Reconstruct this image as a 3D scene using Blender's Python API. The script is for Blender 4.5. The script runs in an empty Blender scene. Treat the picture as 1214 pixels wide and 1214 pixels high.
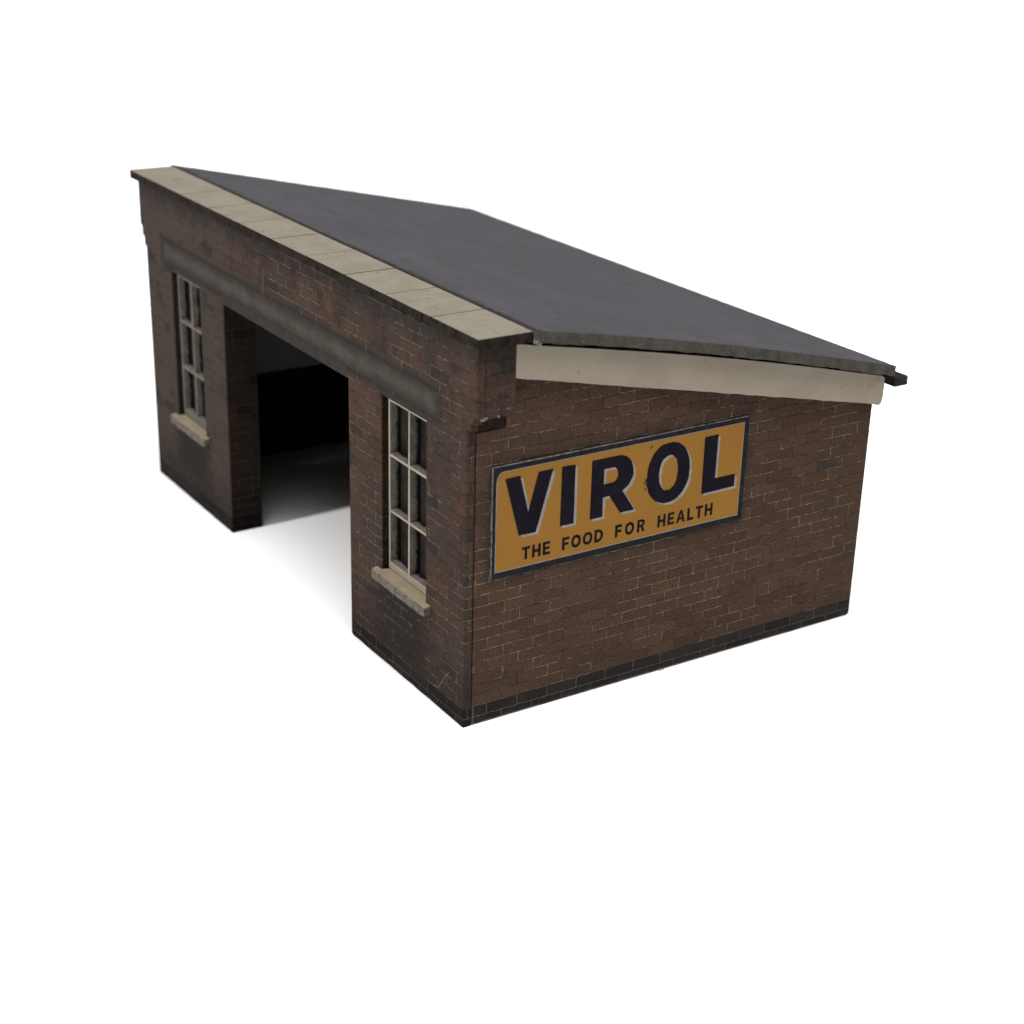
import bpy, bmesh, math, random
from mathutils import Vector, Matrix
random.seed(7)
S = bpy.context.scene
COL = S.collection

# ------------------------------------------------------------------ helpers
def link(o, parent=None):
    COL.objects.link(o)
    if parent: o.parent = parent
    return o

def tag(o, label=None, cat=None, group=None, kind=None):
    if label: o['label'] = label
    if cat: o['category'] = cat
    if group: o['group'] = group
    if kind: o['kind'] = kind
    return o

def obj(name, bm, mats, parent=None, smooth=False):
    me = bpy.data.meshes.new(name)
    bm.normal_update(); bm.to_mesh(me); bm.free()
    for m in (mats if isinstance(mats, (list, tuple)) else [mats]): me.materials.append(m)
    for p in me.polygons: p.use_smooth = smooth
    return link(bpy.data.objects.new(name, me), parent)

def box(bm, x0, x1, y0, y1, z0, z1, bev=0.0, seg=2, mat=0):
    r = bmesh.ops.create_cube(bm, size=1.0)
    for v in r['verts']:
        v.co = Vector((x0 + (v.co.x + .5) * (x1 - x0), y0 + (v.co.y + .5) * (y1 - y0), z0 + (v.co.z + .5) * (z1 - z0)))
    fs = list({f for v in r['verts'] for f in v.link_faces})
    for f in fs: f.material_index = mat
    if bev > 0:
        es = list({e for v in r['verts'] for e in v.link_edges})
        bmesh.ops.bevel(bm, geom=es, offset=bev, segments=seg, profile=.5, affect='EDGES', material=-1)

def sheet(bm, rings, depth, bevel, mtx, seg=2):
    """flat outline with holes (rings of 2-D points) given a thickness, edges rounded; placed by mtx (outline in local XY)"""
    cu = bpy.data.curves.new('outline', 'CURVE')
    cu.dimensions = '2D'; cu.fill_mode = 'BOTH'
    cu.extrude = max(depth / 2 - bevel, 1e-5); cu.bevel_depth = bevel; cu.bevel_resolution = seg; cu.offset = -bevel
    for ring in rings:
        sp = cu.splines.new('POLY'); sp.points.add(len(ring) - 1); sp.use_cyclic_u = True
        for p, (a, b) in zip(sp.points, ring): p.co = (a, b, 0, 1)
    o = bpy.data.objects.new('outline', cu); COL.objects.link(o)
    dg = bpy.context.evaluated_depsgraph_get()
    me = bpy.data.meshes.new_from_object(o.evaluated_get(dg))
    me.transform(mtx)
    if mtx.determinant() < 0: me.flip_normals()
    bm.from_mesh(me)
    bpy.data.objects.remove(o); bpy.data.curves.remove(cu); bpy.data.meshes.remove(me)

def plane_xz(y):   # local (a, b, c) -> world (a, y + c, b)
    return Matrix(((1, 0, 0, 0), (0, 0, 1, y), (0, 1, 0, 0), (0, 0, 0, 1)))
def plane_yz(x):   # local (a, b, c) -> world (x + c, a, b)
    return Matrix(((0, 0, 1, x), (1, 0, 0, 0), (0, 1, 0, 0), (0, 0, 0, 1)))

def rough_outline(ring, amp, step):
    """walk round an outline and let it wander a little, as a cut card edge does"""
    out = []
    n = len(ring)
    for i in range(n):
        a, b = Vector(ring[i]), Vector(ring[(i + 1) % n])
        k = max(1, int((b - a).length / step))
        for j in range(k):
            p = a.lerp(b, j / k)
            if j: p += Vector((random.uniform(-amp, amp), random.uniform(-amp, amp)))
            out.append((p.x, p.y))
    return out

# ------------------------------------------------------------------ node helpers
class NT:
    def __init__(s, name):
        s.m = bpy.data.materials.new(name); s.m.use_nodes = True
        s.t = s.m.node_tree; s.b = s.t.nodes['Principled BSDF']
        s.co = s.t.nodes.new('ShaderNodeTexCoord').outputs['Object']
        sp = s.t.nodes.new('ShaderNodeSeparateXYZ'); s.l(s.co, sp.inputs[0])
        s.x, s.y, s.z = sp.outputs
    def l(s, a, b):
        if hasattr(a, 'node'): s.t.links.new(a, b)
        elif isinstance(a, tuple): b.default_value = (*a, 1.0) if len(a) == 3 and b.type == 'RGBA' else a
        else: b.default_value = a
    def ma(s, op, a, b=0.0, c=None, clamp=False):
        n = s.t.nodes.new('ShaderNodeMath'); n.operation = op; n.use_clamp = clamp
        s.l(a, n.inputs[0]); s.l(b, n.inputs[1])
        if c is not None: s.l(c, n.inputs[2])
        return n.outputs[0]
    def ramp(s, v, lo, hi, t0=0.0, t1=1.0):
        n = s.t.nodes.new('ShaderNodeMapRange'); n.interpolation_type = 'SMOOTHSTEP'
        flip = lo > hi
        if flip: lo, hi, t0, t1 = hi, lo, t1, t0
        s.l(v, n.inputs[0]); s.l(lo, n.inputs[1]); s.l(hi, n.inputs[2]); s.l(t0, n.inputs[3]); s.l(t1, n.inputs[4])
        return n.outputs[0]
    def xyz(s, x, y, z):
        n = s.t.nodes.new('ShaderNodeCombineXYZ'); s.l(x, n.inputs[0]); s.l(y, n.inputs[1]); s.l(z, n.inputs[2]); return n.outputs[0]
    def scale(s, v, k):
        n = s.t.nodes.new('ShaderNodeVectorMath'); n.operation = 'MULTIPLY'; s.l(v, n.inputs[0]); n.inputs[1].default_value = k; return n.outputs[0]
    def noise(s, sc, det=3.0, rough=.55, vec=None, off=None, dist=0.0):
        n = s.t.nodes.new('ShaderNodeTexNoise')
        v = vec or s.co
        if off:
            a = s.t.nodes.new('ShaderNodeVectorMath'); a.operation = 'ADD'; s.l(v, a.inputs[0]); a.inputs[1].default_value = off; v = a.outputs[0]
        s.l(v, n.inputs['Vector']); n.inputs['Scale'].default_value = sc; n.inputs['Detail'].default_value = det
        n.inputs['Roughness'].default_value = rough; n.inputs['Distortion'].default_value = dist
        return n.outputs['Fac']
    def mix(s, f, a, b, mode='MIX'):
        n = s.t.nodes.new('ShaderNodeMix'); n.data_type = 'RGBA'; n.blend_type = mode
        s.l(f, n.inputs[0]); s.l(a, n.inputs[6]); s.l(b, n.inputs[7]); return n.outputs[2]
    def out(s, color=None, rough=.85, bump=None, strength=.3, dist=.02, spec=.25):
        if color is not None: s.l(color, s.b.inputs['Base Color'])
        s.l(rough, s.b.inputs['Roughness'])
        s.b.inputs['Specular IOR Level'].default_value = spec
        if bump is not None:
            n = s.t.nodes.new('ShaderNodeBump'); n.inputs['Strength'].default_value = strength; n.inputs['Distance'].default_value = dist
            s.l(bump, n.inputs['Height']); s.l(n.outputs[0], s.b.inputs['Normal'])
        return s.m

ROW, Z0 = .1495, -.039
SCRATCH = [((-.34, .62), (-.43, .52)), ((-.43, .52), (-.595, .285)), ((-.595, .285), (-.70, .275)), ((-5.46, 4.53), (-5.52, 4.17))]
DARK_TOP = Z0 + 2 * ROW

def brick_material(name, side, gain, reveal=False):
    n = NT(name)
    w1 = n.ma('MULTIPLY', n.ma('SUBTRACT', n.noise(9, 3, .7, off=(3, 1, 7)), .5), .028)
    w2 = n.ma('MULTIPLY', n.ma('SUBTRACT', n.noise(9, 3, .7, off=(13, 5, 2)), .5), .026)
    if side: u = n.ma('ADD', n.y, .106)
    else:    u = n.ma('ADD', n.ma('ADD', n.x, n.y), .391)
    v = n.ma('SUBTRACT', n.z, Z0)
    vec = n.xyz(n.ma('ADD', u, w1), n.ma('ADD', v, w2), 0.0)
    def bricks(vec, msize):
        bt = n.t.nodes.new('ShaderNodeTexBrick'); n.l(vec, bt.inputs['Vector'])
        bt.offset = .5
        for k, val in (('Scale', 1), ('Mortar Size', msize), ('Mortar Smooth', .3), ('Brick Width', .45 if side else .46), ('Row Height', ROW), ('Bias', 0)):
            bt.inputs[k].default_value = val
        bt.inputs['Color1'].default_value = (0, 0, 0, 1); bt.inputs['Color2'].default_value = (1, 1, 1, 1); bt.inputs['Mortar'].default_value = (.5, .5, .5, 1)
        return bt
    bt = bricks(vec, .0056 if side else .0062)
    joint_shade = bricks(n.xyz(n.ma('ADD', n.ma('ADD', u, w1), .009), n.ma('ADD', n.ma('ADD', v, w2), .011), 0.0), .0055).outputs['Fac']  # shifted brick pattern: paints a shadow line beside the mortar
    mortar = bt.outputs['Fac']; rnd = bt.outputs['Color']
    sep = n.t.nodes.new('ShaderNodeSeparateColor'); n.l(rnd, sep.inputs[0]); rnd = sep.outputs[0]
    big = n.noise(.75, 4, .6, off=(0, 0, 4)); mid = n.noise(3.2, 4, .6, off=(9, 2, 0)); fine = n.noise(38, 3, .7); grain = n.noise(90, 2, .6, off=(4, 4, 4))
    if side:
        c = n.mix(n.ramp(rnd, .05, .95), (.075, .049, .037), (.098, .064, .048))
        c = n.mix(n.ramp(big, .38, .66, 0, .7), c, (.080, .056, .042))
        c = n.mix(n.ma('MULTIPLY', n.ramp(n.noise(4.5, 5, .7, off=(2, 9, 4)), .56, .68), .6), c, (.046, .037, .032))
        # an odd blue-grey brick here and there
        odd = n.ma('MULTIPLY', n.ramp(rnd, .965, .985), n.ramp(mid, .46, .54)); c = n.mix(n.ma('MULTIPLY', odd, .7), c, (.045, .040, .042))
        # darker by the sign edge; shade painted in under the barge board
        edge = n.ma('ADD', n.z, n.ma('MULTIPLY', n.y, .217))
        c = n.mix(n.ma('MULTIPLY', n.ramp(edge, 4.42, 4.58), n.ramp(mid, .40, .62)), c, (.048, .041, .037))
        sdx = n.ma('SUBTRACT', n.ma('ABSOLUTE', n.ma('SUBTRACT', n.y, 2.28)), 1.95); sdz = n.ma('SUBTRACT', n.ma('ABSOLUTE', n.ma('SUBTRACT', n.z, 2.66)), .72)
        sd = n.ma('MAXIMUM', sdx, sdz)
        c = n.mix(n.ma('MULTIPLY', n.ramp(sd, .17, .0), n.ramp(mid, .36, .6, .15, .8)), c, (.050, .042, .038))
    else:
        c = n.mix(n.ramp(rnd, .05, .95), (.088, .061, .048), (.118, .080, .060))
        c = n.mix(n.ma('MULTIPLY', n.ramp(n.noise(1.7, 3, .6, off=(5, 0, 8)), .57, .70), .55), c, (.150, .086, .060))
        c = n.mix(n.ramp(big, .44, .60, 0, .75), c, (.078, .066, .058))
        c = n.mix(n.ramp(n.ma('ADD', n.x, n.ma('MULTIPLY', big, 3.0)), -3.8, -6.5, 0, .75), c, (.096, .081, .072))   # greyer far end, haze painted into the brick
        c = n.mix(n.ma('MULTIPLY', n.ramp(mid, .54, .70), .7), c, (.048, .043, .042))
        odd = n.ma('MULTIPLY', n.ramp(rnd, .86, .92), n.ramp(mid, .40, .50)); c = n.mix(n.ma('MULTIPLY', odd, .8), c, (.046, .044, .046))
        # grime printed on the card: under the coping, round the lintel, beneath the sills, at the foot
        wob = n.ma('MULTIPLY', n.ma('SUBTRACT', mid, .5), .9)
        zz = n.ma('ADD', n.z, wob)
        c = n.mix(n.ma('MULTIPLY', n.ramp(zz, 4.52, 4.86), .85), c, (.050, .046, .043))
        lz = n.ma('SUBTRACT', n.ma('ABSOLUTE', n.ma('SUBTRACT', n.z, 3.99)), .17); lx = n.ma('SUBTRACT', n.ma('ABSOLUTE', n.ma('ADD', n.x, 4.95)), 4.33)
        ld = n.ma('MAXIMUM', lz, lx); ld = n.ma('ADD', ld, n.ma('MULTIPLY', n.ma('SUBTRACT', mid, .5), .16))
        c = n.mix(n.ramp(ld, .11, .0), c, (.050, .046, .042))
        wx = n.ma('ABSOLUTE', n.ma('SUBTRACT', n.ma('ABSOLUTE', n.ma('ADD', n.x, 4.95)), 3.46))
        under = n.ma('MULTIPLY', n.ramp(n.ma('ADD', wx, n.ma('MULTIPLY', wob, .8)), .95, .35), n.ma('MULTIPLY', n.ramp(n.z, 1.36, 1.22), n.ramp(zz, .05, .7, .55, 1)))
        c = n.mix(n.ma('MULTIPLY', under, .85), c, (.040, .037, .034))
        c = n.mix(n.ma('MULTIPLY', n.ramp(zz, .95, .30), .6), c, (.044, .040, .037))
        def seg(a, b, r):
            d = Vector((b[0] - a[0], b[1] - a[1])); L = d.length; d /= L
            px, pz = n.ma('SUBTRACT', n.x, a[0]), n.ma('SUBTRACT', n.z, a[1])
            t_ = n.ma('MINIMUM', n.ma('MAXIMUM', n.ma('ADD', n.ma('MULTIPLY', px, d.x), n.ma('MULTIPLY', pz, d.y)), 0), L)
            ex_, ez_ = n.ma('SUBTRACT', px, n.ma('MULTIPLY', t_, d.x)), n.ma('SUBTRACT', pz, n.ma('MULTIPLY', t_, d.y))
            return n.ramp(n.ma('SQRT', n.ma('ADD', n.ma('MULTIPLY', ex_, ex_), n.ma('MULTIPLY', ez_, ez_))), r, r * .4)
        SCR = None
        for a, b in (SCRATCH):
            q = seg(a, b, .011); SCR = q if SCR is None else n.ma('MAXIMUM', SCR, q)
    # dark plinth courses, cut clean on the course line
    vq = n.ma('ADD', n.z, w2)
    base = n.ramp(vq, DARK_TOP + .004, DARK_TOP - .004)
    pl = n.mix(n.ramp(rnd, .1, .9), (.027, .025, .027), (.039, .036, .037))
    pl = n.mix(n.ma('MULTIPLY', n.ramp(mid, .5, .7), .5), pl, (.052, .046, .040))
    c = n.mix(base, c, pl)
    # grain
    c = n.mix(n.ramp(fine, .36, .64), n.scale_c(c, 1.16), n.scale_c(c, .74))
    c = n.mix(n.ramp(grain, .50, .68, 0, .6), c, n.scale_c(c, 1.55))
    joint_shade_broken = n.ma('MULTIPLY', joint_shade, n.ramp(n.noise(2.6, 5, .75, off=(6, 1, 5)), .44, .54))
    c = n.mix(n.ma('MULTIPLY', joint_shade_broken, .75), c, n.scale_c(c, .38))
    c = n.mix(n.ma('MULTIPLY', n.ramp(n.noise(16, 2, .6, off=(2, 8, 1)), .66, .72), .7), c, n.scale_c(c, .5))
    # mortar: pale where it survives, sunk and dark elsewhere
    keep = n.noise(3.4, 5, .75, off=(1, 6, 3)); keep2 = n.noise(1.1, 2, .5, off=(8, 3, 3))
    km = n.ramp(n.ma('ADD', n.ma('MULTIPLY', keep, .65), n.ma('MULTIPLY', keep2, .35)), .44, .55)
    km = n.ma('MULTIPLY', km, n.ramp(n.noise(13, 3, .65, off=(3, 3, 9)), .40, .56, .30, 1))
    km = n.ma('MAXIMUM', km, n.ma('MULTIPLY', base, n.ramp(keep, .30, .46, 0, .62)))
    if reveal: km = n.ma('MAXIMUM', km, n.ramp(keep, .36, .54, 0, .7))
    elif not side: km = n.ma('MULTIPLY', km, n.ramp(n.x, -6.6, -5.2, .25, 1))
    mcol = n.mix(n.ramp(fine, .35, .65), (.21, .185, .157), (.32, .287, .247))
    mcol = n.mix(base, mcol, (.20, .187, .17))
    if reveal: mcol = n.scale_c(mcol, .95)
    mcol = n.mix(km, n.scale_c(c, .60), mcol)
    c = n.mix(n.ma('MULTIPLY', mortar, .92), c, mcol)
    if not side: c = n.mix(n.ma('MULTIPLY', SCR, n.ramp(fine, .3, .5, .3, .8)), c, (.22, .20, .18))
    if side:   # raw card showing along the foot and beside the joint with the front
        raw = n.ma('MULTIPLY', n.ramp(n.z, .030, .018), n.ramp(n.noise(2.2, 3, .6, off=(7, 7, 7)), .40, .56))
        c = n.mix(n.ma('MULTIPLY', raw, .7), c, (.24, .22, .19))
        raw = n.ma('MULTIPLY', n.ramp(n.y, .168, .152), n.ramp(n.noise(3.0, 4, .6, off=(2, 7, 7)), .50, .60))
        c = n.mix(n.ma('MULTIPLY', raw, .55), c, (.17, .16, .15))
    hgt = n.ma('ADD', n.ma('MULTIPLY', mortar, -1.0), n.ma('ADD', n.ma('MULTIPLY', fine, .5), n.ma('MULTIPLY', rnd, .3)))
    c = n.mix(1.0, c, gain, 'MULTIPLY')
    return n.out(c, .92, hgt, .35, .012, .04)

def scale_c(s, c, k):
    n = s.t.nodes.new('ShaderNodeVectorMath'); n.operation = 'SCALE'; s.l(c, n.inputs[0]); n.inputs['Scale'].default_value = k; return n.outputs[0]
NT.scale_c = scale_c

def simple(name, a, b, sc=6.0, rough=.85, spots=None, bump=.15, spec=.04, fine=60, stretch=None):
    n = NT(name)
    vec = n.scale(n.co, stretch) if stretch else None
    c = n.mix(n.ramp(n.noise(sc, 4, .65, vec), .35, .65), a, b)
    f = n.noise(fine, 3, .7)
    c = n.mix(n.ramp(f, .35, .7, 0, .35), c, n.scale_c(c, .75))
    if spots:
        col, lo, amt, ssc = spots
        c = n.mix(n.ma('MULTIPLY', n.ramp(n.noise(ssc, 4, .6, off=(5, 5, 5)), lo, lo + .07), amt), c, col)
    return n.out(c, rough, f, bump, .01, spec)

M = {}
M['front'] = brick_material('printed_brick_front', False, (.385, .355, .34))
M['reveal'] = brick_material('shaded_brick_reveal', False, (.17, .15, .14), True)  # darker copy of the front brick, shade of the openings in its gain
M['side'] = brick_material('printed_brick_side', True, (.545, .495, .455))
M['cream'] = simple('cream_card', (.208, .180, .142), (.228, .198, .157), 2.0, .8, ((.10, .088, .07), .655, .6, 12), fine=45)
M['coping'] = simple('cream_coping_print', (.148, .131, .103), (.168, .150, .119), 2.2, .85, ((.060, .052, .042), .62, .55, 10), fine=34)
M['burnt_and_shade'] = simple('burnt_edge_and_groove_shade', (.007, .0055, .005), (.018, .014, .0115), 9, .9, ((.040, .031, .024), .63, .7, 26))  # burnt card edges; also paints the shade in the corner groove
M['grey_core'] = simple('raw_grey_card_edge', (.038, .034, .029), (.056, .050, .042), 5, .95, ((.11, .098, .082), .60, .5, 34), .7, .04, 34)
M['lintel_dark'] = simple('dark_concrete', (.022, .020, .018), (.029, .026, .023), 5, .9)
M['frame'] = simple('painted_window_card', (.245, .213, .162), (.205, .177, .135), 5, .8, ((.10, .085, .07), .64, .6, 14))
n = NT('dark_cut_card')
c = n.mix(n.ramp(n.noise(7, 4, .65), .35, .65), (.112, .100, .085), (.160, .144, .124))
c = n.mix(n.ramp(n.noise(60, 3, .7), .35, .7, 0, .5), c, n.scale_c(c, .7))
c = n.mix(n.ramp(n.ma('ADD', n.y, n.ma('MULTIPLY', n.noise(13, 4, .7), .11)), .225, .275), c, (.010, .009, .008))     # turns black along the back edge
M['frame_cut'] = n.out(c, .9, n.noise(60, 3, .7), .3, .01, .04)
M['frame_grey'] = simple('hazed_window_card', (.120, .110, .100), (.095, .088, .080), 5, .85)  # far window: haze put into a greyer colour
M['sill'] = simple('buff_stone_sill', (.240, .196, .132), (.205, .170, .118), 4, .85, ((.12, .10, .08), .62, .5, 12))
M['sill_edge'] = simple('chipped_sill_edge', (.125, .108, .088), (.080, .070, .058), 12, .9, ((.045, .036, .03), .56, .9, 16), .6)
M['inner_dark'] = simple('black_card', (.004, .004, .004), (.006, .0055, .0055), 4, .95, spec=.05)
M['gutter'] = simple('blackened_strip', (.011, .010, .011), (.024, .020, .017), 7, .85)
M['navy'] = simple('navy_enamel', (.0062, .0054, .0082), (.0082, .0072, .0105), 6, .8, spec=.02, bump=.05)
M['border'] = simple('worn_navy_border', (.0075, .0072, .0095), (.013, .012, .014), 10, .75, ((.06, .057, .054), .66, .6, 24))
M['letter_grey'] = simple('grey_enamel', (.20, .19, .175), (.16, .15, .14), 8, .7, spec=.05)
M['rubbed_highlight'] = simple('rubbed_edge_highlight', (.10, .095, .09), (.19, .18, .17), 12, .8, ((.02, .02, .02), .55, .8, 14))
M['glue'] = simple('dried_glue', (.17, .155, .145), (.08, .073, .068), 20, .7, bump=.5)

n = NT('ochre_enamel')
c = n.mix(n.ramp(n.noise(1.3, 3, .6), .35, .65), (.200, .097, .018), (.186, .090, .017))
c = n.mix(n.ramp(n.noise(70, 2, .6), .35, .7, 0, .35), c, n.scale_c(c, .78))
c = n.mix(n.ma('MULTIPLY', n.ramp(n.noise(17, 3, .6, off=(1, 2, 9)), .72, .75), .85), c, (.06, .04, .02))
M['yellow'] = n.out(c, .75, spec=.06)

n = NT('weathered_concrete_lintel')
mid = n.noise(3.0, 4, .6, off=(9, 2, 0))
c = n.mix(n.ramp(n.noise(2.0, 4, .6), .35, .65), (.038, .033, .0275), (.049, .043, .036))
c = n.mix(n.ramp(n.noise(45, 4, .75), .38, .64), n.scale_c(c, 1.18), n.scale_c(c, .70))
ez = n.ma('SUBTRACT', .165, n.ma('ABSOLUTE', n.ma('SUBTRACT', n.z, 3.995))); ex = n.ma('SUBTRACT', 4.33, n.ma('ABSOLUTE', n.ma('ADD', n.x, 4.95)))
e = n.ma('ADD', n.ma('MINIMUM', ez, n.ma('MULTIPLY', ex, .55)), n.ma('MULTIPLY', n.ma('SUBTRACT', mid, .5), .26))
c = n.mix(n.ramp(e, .165, .01), c, (.024, .0215, .0195))
M['lintel'] = n.out(c, .92, n.noise(55, 3, .7), .2, .01, .04)

n = NT('slate_grey_roof_paper')
v = n.scale(n.co, (.75, 1.35, 1))
c = n.mix(n.ramp(n.noise(.8, 4, .6, v), .3, .7), (.0500, .0475, .0535), (.0575, .0545, .0605))
c = n.mix(n.ramp(n.noise(3.2, 6, .68, v, off=(4, 1, 0), dist=.6), .49, .60, 0, .9), c, (.0440, .0445, .0445))
c = n.mix(n.ma('MULTIPLY', n.ramp(n.noise(5.5, 6, .75, n.scale(n.co, (.5, 2.2, 1)), off=(4, 7, 0)), .58, .66), .6), c, (.0385, .0385, .039))
c = n.mix(n.ramp(n.noise(60, 3, .7), .35, .7, 0, .45), c, n.scale_c(c, .80))
c = n.mix(n.ma('MULTIPLY', n.ramp(n.noise(26, 3, .65, off=(6, 6, 6)), .70, .73), .5), c, (.026, .021, .018))
c = n.mix(n.ma('MULTIPLY', n.ramp(n.noise(19, 3, .6, off=(16, 6, 6)), .725, .75), .45), c, (.14, .115, .075))
c = n.mix(n.ma('MULTIPLY', n.ramp(n.ma('ADD', n.y, n.ma('MULTIPLY', n.noise(9, 5, .75), .24)), .89, .78), .9), c, (.017, .0145, .013))   # darker ragged band along the coping
M['roof'] = n.out(c, .8, n.noise(24, 4, .6), .12, .01, .08)

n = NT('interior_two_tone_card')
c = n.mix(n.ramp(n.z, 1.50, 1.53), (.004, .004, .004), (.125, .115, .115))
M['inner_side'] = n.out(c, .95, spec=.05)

n = NT('smoky_window_film')
c = n.mix(n.ramp(n.noise(5, 3), .35, .65), (.010, .0085, .008), (.018, .015, .0135))
M['pane'] = n.out(c, .5, spec=.08)

n = NT('white_paper')
c = n.mix(n.ramp(n.noise(.2, 2), .3, .7), (.90, .90, .90), (.91, .91, .91))
M['paper'] = n.out(c, .9, spec=.1)

# ------------------------------------------------------------------ the surface
bm = bmesh.new()
bmesh.ops.create_grid(bm, x_segments=8, y_segments=8, size=600)
tag(obj('ground', bm, M['paper']), 'plain white tabletop surface the little brick building stands on', 'surface', kind='structure')

# ------------------------------------------------------------------ the building
W = 10.0
shed = link(bpy.data.objects.new('model_shed', None))
tag(shed, 'weathered brick model shed with sloping grey roof and open doorway on white surface', 'model building')

ZT = 4.935      # top of the brickwork, below the coping
DL, DR, DH = -6.97, -2.955, 3.675            # door opening
WINS = (-1.50, -8.41); WW, WZ0, WZ1 = 1.13, 1.30, 3.78
def win_ring(cx, g=0): return [(cx - WW / 2 - g, WZ0 - g), (cx + WW / 2 + g, WZ0 - g), (cx + WW / 2 + g, WZ1 + g), (cx - WW / 2 - g, WZ1 + g)]

# printed outer sheet: stepped out under the coping at both ends, foot slightly ragged
foot = lambda a, b: [(a + (b - a) * t / 14, random.uniform(0, .012)) for t in range(1, 14)]
ring = ([(-W, 0)] + foot(-W, DL) + [(DL, 0), (DL, DH), (DR, DH), (DR, .055), (DR + .012, .024), (DR + .035, .008), (DR + .06, .003)] + foot(DR + .06, -.02) + [(0, 0),
        (0, 3.885), (.07, 3.885), (.07, 3.985), (.14, 3.985), (.14, 4.075), (.205, 4.075), (.205, ZT),
        (-W - .205, ZT), (-W - .205, 4.20), (-W - .14, 4.20), (-W - .14, 4.04), (-W - .07, 4.04), (-W - .07, 3.89), (-W, 3.89)])
bm = bmesh.new()
sheet(bm, [ring] + [win_ring(c) for c in WINS], .130, .020, plane_xz(.065), 3)
# inner leaf: deeper, carries the door reveals and the parapet ends
ring = [(-W + .16, .001), (DL - .001, .001), (DL - .001, DH + .001), (DR + .001, DH + .001), (DR + .001, .001), (-.16, .001), (-.16, 3.845), (-.014, 3.845), (-.014, 4.062), (.200, 4.062), (.200, ZT - .001),
        (-W - .200, ZT - .001), (-W - .200, 4.065), (-W - .085, 4.065), (-W - .085, 3.93), (-W + .16, 3.93)]
k0 = len(bm.faces)
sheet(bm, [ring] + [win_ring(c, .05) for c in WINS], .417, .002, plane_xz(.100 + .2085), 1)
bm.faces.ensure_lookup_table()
for f in bm.faces:      # edges inside the openings take the darker brick, shade painted in
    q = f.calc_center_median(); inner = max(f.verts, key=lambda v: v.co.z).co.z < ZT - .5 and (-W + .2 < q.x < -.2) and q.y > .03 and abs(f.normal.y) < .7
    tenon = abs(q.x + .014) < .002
    groove = q.y < .131 and q.y > .110 and f.normal.y > .1 and q.x > -.05  # joint groove coloured near black to paint in the gap's shade
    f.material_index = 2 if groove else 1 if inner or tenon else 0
front = obj('front_wall', bm, [M['front'], M['reveal'], M['burnt_and_shade']], shed)

# lintel band printed in grey, and the darker strip that shows in the head of each opening
bm = bmesh.new(); sheet(bm, [[(-9.28, 3.835), (-.62, 3.835), (-.62, 4.16), (-9.28, 4.16)]], .012, .002, plane_xz(.0025), 1)
obj('lintel', bm, M['lintel'], front)
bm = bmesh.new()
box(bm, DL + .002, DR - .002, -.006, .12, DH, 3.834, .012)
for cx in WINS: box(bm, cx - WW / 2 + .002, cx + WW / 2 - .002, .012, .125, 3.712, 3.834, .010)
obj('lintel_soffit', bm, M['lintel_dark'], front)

# windows
def two_tone(bm):
    for f in bm.faces: f.material_index = 0 if f.normal.y < -.6 else 1
for cx in WINS:
    x0, x1 = cx - WW / 2 + .004, cx + WW / 2 - .004
    ztop, zbot, t = 3.668, 1.335, .048
    def bars(): 
        g = []
        cols = [(x0 + t, cx - .022 - .03), (cx + .022 - .03, x1 - t)]
        rows = [(zbot + .105, 2.155 - .019), (2.155 + .019, 2.915 - .019), (2.915 + .019, ztop - .036)]
        for a, b in cols:
            for c_, d in rows:
                k = .006
                g.append([(a + random.uniform(-k, k), c_ + random.uniform(-k, k)), (b + random.uniform(-k, k), c_ + random.uniform(-k, k)), (b + random.uniform(-k, k), d), (a + random.uniform(-k, k), d)])
        return g
    bm = bmesh.new()
    sheet(bm, [[(x0, zbot), (x1, zbot), (x1, ztop), (x0, ztop)]] + bars(), .150, .006, plane_xz(.1750), 1)
    two_tone(bm)
    wf = obj('window', bm, [M['frame'] if cx > -5 else M['frame_grey'], M['frame_cut']], shed)
    bm = bmesh.new(); box(bm, x0 + .005, x1 - .005, .252, .260, zbot, ztop)
    obj('pane', bm, M['pane'], wf)
    # sill: sloping top, chipped nose, lugs either side of the opening
    bm = bmesh.new()
    prof = [(-.105, 1.205), (-.105, 1.300), (-.090, 1.318), (.0995, 1.333), (.0995, 1.25), (.0, 1.205)]
    L0, L1, N = cx - .685, cx + .70, 26
    rows = []
    for i in range(N + 1):
        x = L0 + (L1 - L0) * i / N
        inside = cx - WW / 2 + .008 < x < cx + WW / 2 - .008
        r = []
        for j, (yy, zz) in enumerate(prof):
            y_, z_ = yy, zz
            if not inside: y_ = min(y_, -.0015)
            if j in (0, 1, 2):
                y_ += random.uniform(-.004, .004); z_ += random.uniform(-.005, .003)
                if i in (0, N): y_ += .012
            r.append(bm.verts.new((x, y_, z_)))
        rows.append(r)
    P = len(prof)
    for i in range(N):
        for j in range(P):
            f = bm.faces.new((rows[i][j], rows[i][(j + 1) % P], rows[i + 1][(j + 1) % P], rows[i + 1][j]))
            f.material_index = 0 if j in (2,) else 1
    for r in (rows[0], rows[-1]): bm.faces.new(r).material_index = 1
    bmesh.ops.recalc_face_normals(bm, faces=bm.faces)
    obj('sill', bm, [M['sill'], M['sill_edge']], wf)

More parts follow.
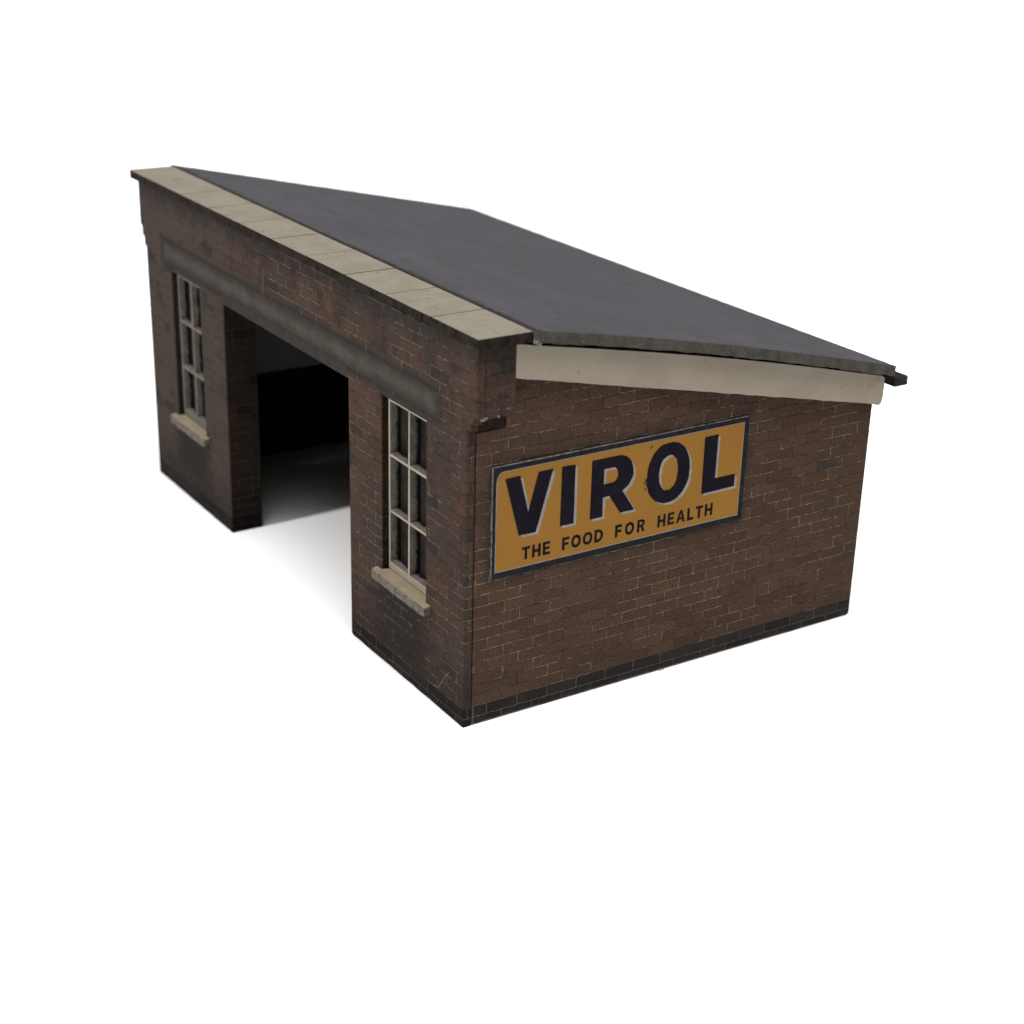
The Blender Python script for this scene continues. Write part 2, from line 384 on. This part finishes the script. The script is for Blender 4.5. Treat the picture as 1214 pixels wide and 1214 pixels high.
# side and rear walls
D = 6.43
def zroof(y): return 5.085 - (y - .64) * (5.085 - 3.8266) / (6.375 - .64)      # straight roof line (left edge)
def under(y): return zroof(y) - .16
def side_ring():
    return rough_outline([(.134, .0), (D - .05, .0), (D, .03), (D, under(D) - .08)], .0, 9) + [(.533, under(.533) - .08), (.533, 3.835), (.134, 3.835)]
bm = bmesh.new(); sheet(bm, [side_ring()], .14, .008, plane_yz(-.072), 1)
obj('side_wall', bm, M['side'], shed)
bm = bmesh.new(); sheet(bm, [side_ring()], .14, .008, plane_yz(-W + .072), 1)
obj('side_wall', bm, M['side'], shed)
bm = bmesh.new(); box(bm, -W + .15, -.15, D - .15, D - .004, 0, under(D) - .1, .004)
obj('rear_wall', bm, M['side'], shed)
# inner linings of card
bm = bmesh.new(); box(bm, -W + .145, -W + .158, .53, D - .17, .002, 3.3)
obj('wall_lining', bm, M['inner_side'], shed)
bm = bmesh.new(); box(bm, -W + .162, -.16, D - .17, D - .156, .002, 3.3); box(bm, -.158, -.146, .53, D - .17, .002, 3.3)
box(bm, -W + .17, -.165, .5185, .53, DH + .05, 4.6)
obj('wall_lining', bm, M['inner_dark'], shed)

# barge boards
def barge(x, name):
    bm = bmesh.new()
    zb1, zb2, hb, ya, yb = 4.885, 3.612, .392, .522, 6.41
    line = lambda y: zb1 + (zb2 - zb1) * (y - ya) / (yb - ya)
    top = line
    ring = [(y, line(y) + .012 + .055 * math.sin(math.pi * max(0, y - .64) / 5.74)) for y in [yb - .06 - k * .29 for k in range(20)] if y > ya + .1] + [(ya, top(ya) + .012), (ya, top(ya) - hb)]
    for i in range(1, 40):
        y = ya + (yb - .06 - ya) * i / 40; ring.append((y, top(y) - hb + random.uniform(-.006, .006)))
    ring += [(yb - .06, top(yb) - hb), (yb - .02, top(yb) - hb + .03), (yb, top(yb) - hb + .12), (yb, top(yb) - .02), (yb - .02, top(yb))]
    sheet(bm, [ring], .19, .006, plane_yz(x), 1)
    return obj(name, bm, M['cream'], shed)
barge(.1005, 'barge_board'); barge(-W - .1005, 'barge_board')

# roof: one thick card sheet, its near edge bowed up a little in the middle
XR0, XR1, YR0, YR1 = -W - .396, .396, .645, 6.374
bm = bmesh.new()
NX, NY = 90, 60
def bow(x, y):
    t = (y - YR0) / (YR1 - YR0); k = max(0.0, (x + 3.2) / 3.6) ** 1.5
    return .062 * k * math.sin(math.pi * t ** .85)
top, bot = [], []
for i in range(NX + 1):
    tr, br = [], []
    for j in range(NY + 1):
        x = XR0 + (XR1 - XR0) * i / NX; y = YR0 + (YR1 - YR0) * j / NY
        ex, ey = 0, 0
        if i in (0, NX): ex = random.uniform(-.004, .004)
        if j == NY: ey = random.uniform(-.004, .004)
        z = zroof(y) + bow(x, y)
        zt = z + (random.uniform(-.005, .0) if i in (0, NX) or j == NY else random.uniform(-.0015, .0015))
        tr.append(bm.verts.new((x + ex, y + ey, zt)))
        ex2 = random.uniform(-.012, .006) if i in (0, NX) else 0
        br.append(bm.verts.new((x + ex + ex2, y + ey, z - .142 + (random.uniform(-.008, .006) if i in (0, NX) else 0))))
    top.append(tr); bot.append(br)
for i in range(NX):
    for j in range(NY):
        bm.faces.new((top[i][j], top[i + 1][j], top[i + 1][j + 1], top[i][j + 1])).material_index = 0
        bm.faces.new((bot[i][j], bot[i][j + 1], bot[i + 1][j + 1], bot[i + 1][j])).material_index = 2
for j in range(NY):
    bm.faces.new((top[NX][j], bot[NX][j], bot[NX][j + 1], top[NX][j + 1])).material_index = 1
    bm.faces.new((top[0][j + 1], bot[0][j + 1], bot[0][j], top[0][j])).material_index = 1
for i in range(NX):
    bm.faces.new((top[i][0], bot[i][0], bot[i + 1][0], top[i + 1][0])).material_index = 1
    bm.faces.new((top[i + 1][NY], bot[i + 1][NY], bot[i][NY], top[i][NY])).material_index = 1
roof = obj('roof', bm, [M['roof'], M['grey_core'], M['inner_dark']], shed)
for k, p in enumerate(roof.data.polygons):
    p.use_smooth = p.material_index == 0

# coping: ten cream stones over a dark burnt card core cut in five lengths
XC0, XC1, YC0, YC1, ZC = -W - .352, .352, -.074, .638, 5.068
bm = bmesh.new()
ticks = [XC0, -9.177, -6.414, -3.669, -.922, XC1]
for a, b in zip(ticks[:-1], ticks[1:]):
    box(bm, a + .008, b - .008, YC0, YC1, ZT + .001, ZC - .012, .012, 2, 1)
box(bm, XC0 + .05, XC1 - .05, YC0 + .03, YC1 - .05, ZT + .004, ZC - .02, 0, 1, 1)
joints = [XC0 + (XC1 - XC0) * k / 10 + (random.uniform(-.02, .02) if 0 < k < 10 else 0) for k in range(11)]
for a, b in zip(joints[:-1], joints[1:]):
    box(bm, a + .0105, b - .0105, YC0 - .002, YC1 + .0, ZC - .016, ZC + random.uniform(-.002, .002), .003, 1, 0)
for f in bm.faces:
    if f.material_index == 0 and f.normal.z < .5: f.material_index = 1
obj('coping', bm, [M['coping'], M['burnt_and_shade']], shed)

# gutter strip along the low rear edge
bm = bmesh.new(); box(bm, -W - .36, .375, 6.415, 6.655, 3.515, 3.648, .018, 2)
obj('gutter', bm, M['gutter'], shed)

# blobs of dried glue where the parapet meets side wall and roof
for (x, y, z, r) in [(.19, .10, 4.068, .032), (.195, .13, 4.075, .022), (.37, .668, 4.955, .036), (.385, .70, 4.915, .028), (.195, .30, 4.075, .018), (.20, .42, 4.15, .014), (-.002, 3.05, .006, .022), (.0, 3.1, .004, .016)]:
    bm = bmesh.new()
    ret = bmesh.ops.create_icosphere(bm, subdivisions=2, radius=r)
    for v in ret['verts']:
        v.co = Vector((v.co.x * .7, v.co.y * random.uniform(1.0, 1.3), v.co.z)) * random.uniform(.85, 1.1) + Vector((x, y, z))
    obj('glue_spot', bm, M['glue'], shed)

# ------------------------------------------------------------------ the sign
sign = link(bpy.data.objects.new('advertising_sign', None)); sign.location = (0, 2.285, 1.944)
tag(sign, 'ochre yellow sign with large navy capitals on the shed brick side wall', 'sign')
OFF = Matrix.Translation(-sign.location)
def place(name, bm, mats):
    bmesh.ops.transform(bm, matrix=OFF, verts=bm.verts)
    return obj(name, bm, mats, sign)
bm = bmesh.new()
sheet(bm, [rough_outline([(.345, 1.944), (4.225, 1.944), (4.225, 3.378), (.345, 3.378)], .004, .3)], .030, .006, plane_yz(.0165), 1)
for f in bm.faces:
    if f.normal.z > .25 or f.normal.y < -.35 and f.normal.x < .95: f.material_index = 1  # worn rim, paler on top and near end as a painted highlight
place('border', bm, [M['border'], M['rubbed_highlight']])
bm = bmesh.new()
sheet(bm, [[(.396, 2.018), (4.147, 2.018), (4.147, 3.309), (.495, 3.309), (.446, 3.292), (.408, 3.245), (.396, 3.18)]], .002, .0002, plane_yz(.0335), 0)
place('enamel_edge', bm, M['letter_grey'])
bm = bmesh.new()
sheet(bm, [[(.408, 2.032), (4.138, 2.032), (4.138, 3.300), (.50, 3.300), (.455, 3.285), (.418, 3.24), (.408, 3.18)]], .004, .0005, plane_yz(.0362), 1)
place('enamel_face', bm, M['yellow'])

def ell(cx, cz, a, b, n=40, p=2.0):
    out = []
    for k in range(n):
        t = 2 * math.pi * k / n; ct, st = math.cos(t), math.sin(t)
        out.append((cx + a * math.copysign(abs(ct) ** (2 / p), ct), cz + b * math.copysign(abs(st) ** (2 / p), st)))
    return out
def arc(cx, cz, a, b, t0, t1, n=14):
    return [(cx + a * math.cos(math.radians(t0 + (t1 - t0) * k / n)), cz + b * math.sin(math.radians(t0 + (t1 - t0) * k / n))) for k in range(n + 1)]
Zb, Zt = 2.445, 3.215
BIG = [
    [[(.513, Zt), (.725, Zb), (.965, Zb), (1.187, Zt), (.985, Zt), (.848, 2.735), (.722, Zt)]],
    [[(1.316, Zb), (1.517, Zb), (1.517, Zt), (1.316, Zt)]],
    [[(1.757, Zb), (1.945, Zb), (1.945, 2.700), (2.035, 2.700), (2.215, Zb), (2.432, Zb), (2.235, 2.735)] + arc(2.155, 2.968, .240, .247, -66, 90) + [(1.757, Zt)],
     [(1.945, 2.868)] + arc(2.075, 2.968, .085, .10, -90, 90) + [(1.945, 3.068)]],
    [ell(2.945, 2.838, .338, .405, 48, 2.15), ell(2.947, 2.838, .148, .236, 40, 2.1)],
    [[(3.500, Zb), (4.040, Zb), (4.040, 2.618), (3.716, 2.618), (3.716, Zt), (3.500, Zt)]],
]
def jag(r): return [(a + random.uniform(-.005, .005), b + random.uniform(-.005, .005)) for a, b in r]
BIG = [[jag(r) for r in g] for g in BIG]
bm = bmesh.new()
for g in BIG: sheet(bm, [[(a + .038, b - .034) for a, b in r] for r in g], .002, .0002, plane_yz(.0396), 0)
place('letter_shadow', bm, M['letter_grey'])
bm = bmesh.new()
for g in BIG: sheet(bm, g, .002, .0002, plane_yz(.042), 0)
for (a, b, r) in [(2.60, 2.80, .016), (2.585, 2.76, .012), (2.625, 2.735, .018), (2.59, 2.68, .013), (2.635, 2.90, .014), (2.65, 3.225, .012), (2.672, 3.24, .009)]:
    sheet(bm, [jag(ell(a, b, r, r * 1.2, 8))], .002, .0002, plane_yz(.0422 + random.uniform(0, .0006)), 0)
place('lettering', bm, M['navy'])

st = .036
def glyph(ch, x, z, w, h):
    R = lambda a, b, c_, d: [(x + a, z + b), (x + c_, z + b), (x + c_, z + d), (x + a, z + d)]
    if ch == 'T': return [[[(x + w/2 - st/2, z), (x + w/2 + st/2, z), (x + w/2 + st/2, z + h - st), (x + w, z + h - st), (x + w, z + h), (x, z + h), (x, z + h - st), (x + w/2 - st/2, z + h - st)]]]
    if ch == 'H': return [[[(x, z), (x + st, z), (x + st, z + h/2 - st/2), (x + w - st, z + h/2 - st/2), (x + w - st, z), (x + w, z), (x + w, z + h), (x + w - st, z + h), (x + w - st, z + h/2 + st/2), (x + st, z + h/2 + st/2), (x + st, z + h), (x, z + h)]]]
    if ch == 'E': return [[[(x, z), (x + w, z), (x + w, z + st*.9), (x + st, z + st*.9), (x + st, z + h/2 - st*.45), (x + w*.9, z + h/2 - st*.45), (x + w*.9, z + h/2 + st*.45), (x + st, z + h/2 + st*.45), (x + st, z + h - st*.9), (x + w, z + h - st*.9), (x + w, z + h), (x, z + h)]]]
    if ch == 'F': return [[[(x, z), (x + st, z), (x + st, z + h/2 - st*.55), (x + w*.9, z + h/2 - st*.55), (x + w*.9, z + h/2 + st*.4), (x + st, z + h/2 + st*.4), (x + st, z + h - st*.95), (x + w, z + h - st*.95), (x + w, z + h), (x, z + h)]]]
    if ch == 'L': return [[[(x, z), (x + w, z), (x + w, z + st), (x + st, z + st), (x + st, z + h), (x, z + h)]]]
    if ch == 'O': return [[ell(x + w/2, z + h/2, w/2, h/2, 28, 2.2), ell(x + w/2, z + h/2, w/2 - st, h/2 - st, 24, 2.2)]]
    if ch == 'D': return [[[(x, z)] + arc(x + w*.42, z + h/2, w*.58, h/2, -90, 90, 12) + [(x, z + h)], [(x + st, z + st)] + arc(x + w*.42, z + h/2, w*.58 - st, h/2 - st, -90, 90, 10) + [(x + st, z + h - st)]]]
    if ch == 'A': return [[[(x, z), (x + st*1.1, z), (x + w*.31, z + h*.22), (x + w*.69, z + h*.22), (x + w - st*1.1, z), (x + w, z), (x + w/2 + st*.55, z + h), (x + w/2 - st*.55, z + h)],
                           [(x + w*.385, z + h*.40), (x + w*.615, z + h*.40), (x + w/2, z + h*.74)]]]
    if ch == 'R':
        return [[[(x, z), (x + st, z), (x + st, z + h*.38), (x + w*.5, z + h*.38), (x + w - st*1.15, z), (x + w, z), (x + w*.74, z + h*.42)] + arc(x + w*.56, z + h*.71, w*.42, h*.29, -60, 90, 9) + [(x, z + h)],
                 [(x + st, z + h*.38 + st*.85)] + arc(x + w*.54, z + h*.71, w*.42 - st*.9, h*.29 - st*.85, -90, 90, 8) + [(x + st, z + h - st*.85)]]]
ADV = {'T': .118, 'H': .125, 'E': .105, 'F': .105, 'O': .142, 'D': .132, 'R': .122, 'L': .100, 'A': .142}
for word, a, b in (('THE', .775, 1.185), ('FOOD', 1.362, 1.975), ('FOR', 2.160, 2.622), ('HEALTH', 2.822, 3.710)):
    bm = bmesh.new()
    tot = sum(ADV[ch] for ch in word); gap = (b - a - tot) / (len(word) - 1)
    x = a
    for ch in word:
        for rings in glyph(ch, x, 2.112, ADV[ch], .168):
            sheet(bm, [[(p + random.uniform(-.002, .002), q + random.uniform(-.002, .002)) for p, q in r] for r in rings], .002, .0002, plane_yz(.0402), 0)
        x += ADV[ch] + gap
    place('slogan_word', bm, M['navy'])

# ------------------------------------------------------------------ camera
cam = bpy.data.cameras.new('camera'); co = bpy.data.objects.new('camera', cam); COL.objects.link(co)
co.location = (15.2147, -9.2817, 10.278); co.rotation_mode = 'XYZ'; co.rotation_euler = (1.178, -.0248, 1.003)
cam.sensor_width = 36; cam.sensor_fit = 'HORIZONTAL'; cam.lens = 36 * 1961.85 / 1214
cam.clip_start = .1; cam.clip_end = 3000
cam.dof.use_dof = True; cam.dof.focus_distance = 20.9; cam.dof.aperture_fstop = cam.lens / 1000 / .17; cam.dof.aperture_blades = 0
S.camera = co

# ------------------------------------------------------------------ light: a white studio dome, brightest overhead, and one large soft lamp
w = bpy.data.worlds.new('World'); S.world = w; w.use_nodes = True
t = w.node_tree; bg = t.nodes['Background']
tc = t.nodes.new('ShaderNodeTexCoord'); sp = t.nodes.new('ShaderNodeVectorMath'); sp.operation = 'DOT_PRODUCT'; t.links.new(tc.outputs['Generated'], sp.inputs[0])
sp.inputs[1].default_value = Vector((.24, .13, .96)).normalized()      # the bright part of the dome leans to the rear right
mr = t.nodes.new('ShaderNodeMapRange'); mr.interpolation_type = 'SMOOTHSTEP'
t.links.new(sp.outputs['Value'], mr.inputs[0])
for k, v in zip(range(1, 5), (.68, 1.0, .05, 6.3)): mr.inputs[k].default_value = v
t.links.new(mr.outputs[0], bg.inputs['Strength']); bg.inputs['Color'].default_value = (1, 1, 1, 1)
def lamp(name, loc, target, size, power, color=(1, 1, 1)):
    la = bpy.data.lights.new(name, 'AREA'); la.shape = 'DISK'; la.size = size; la.energy = power; la.color = color
    o = bpy.data.objects.new(name, la); COL.objects.link(o); o.location = loc
    o.rotation_euler = (Vector(target) - Vector(loc)).to_track_quat('-Z', 'Y').to_euler()
lamp('softbox', (-5.2, -48, 36), (-4.5, 1, 1), 6, 30000, (1, .98, .95))

S.view_settings.view_transform = 'Standard'; S.view_settings.look = 'None'
S.view_settings.exposure = 0; S.view_settings.gamma = 1; S.view_settings.use_curve_mapping = False
S.render.engine = 'CYCLES'
S.cycles.use_denoising = True
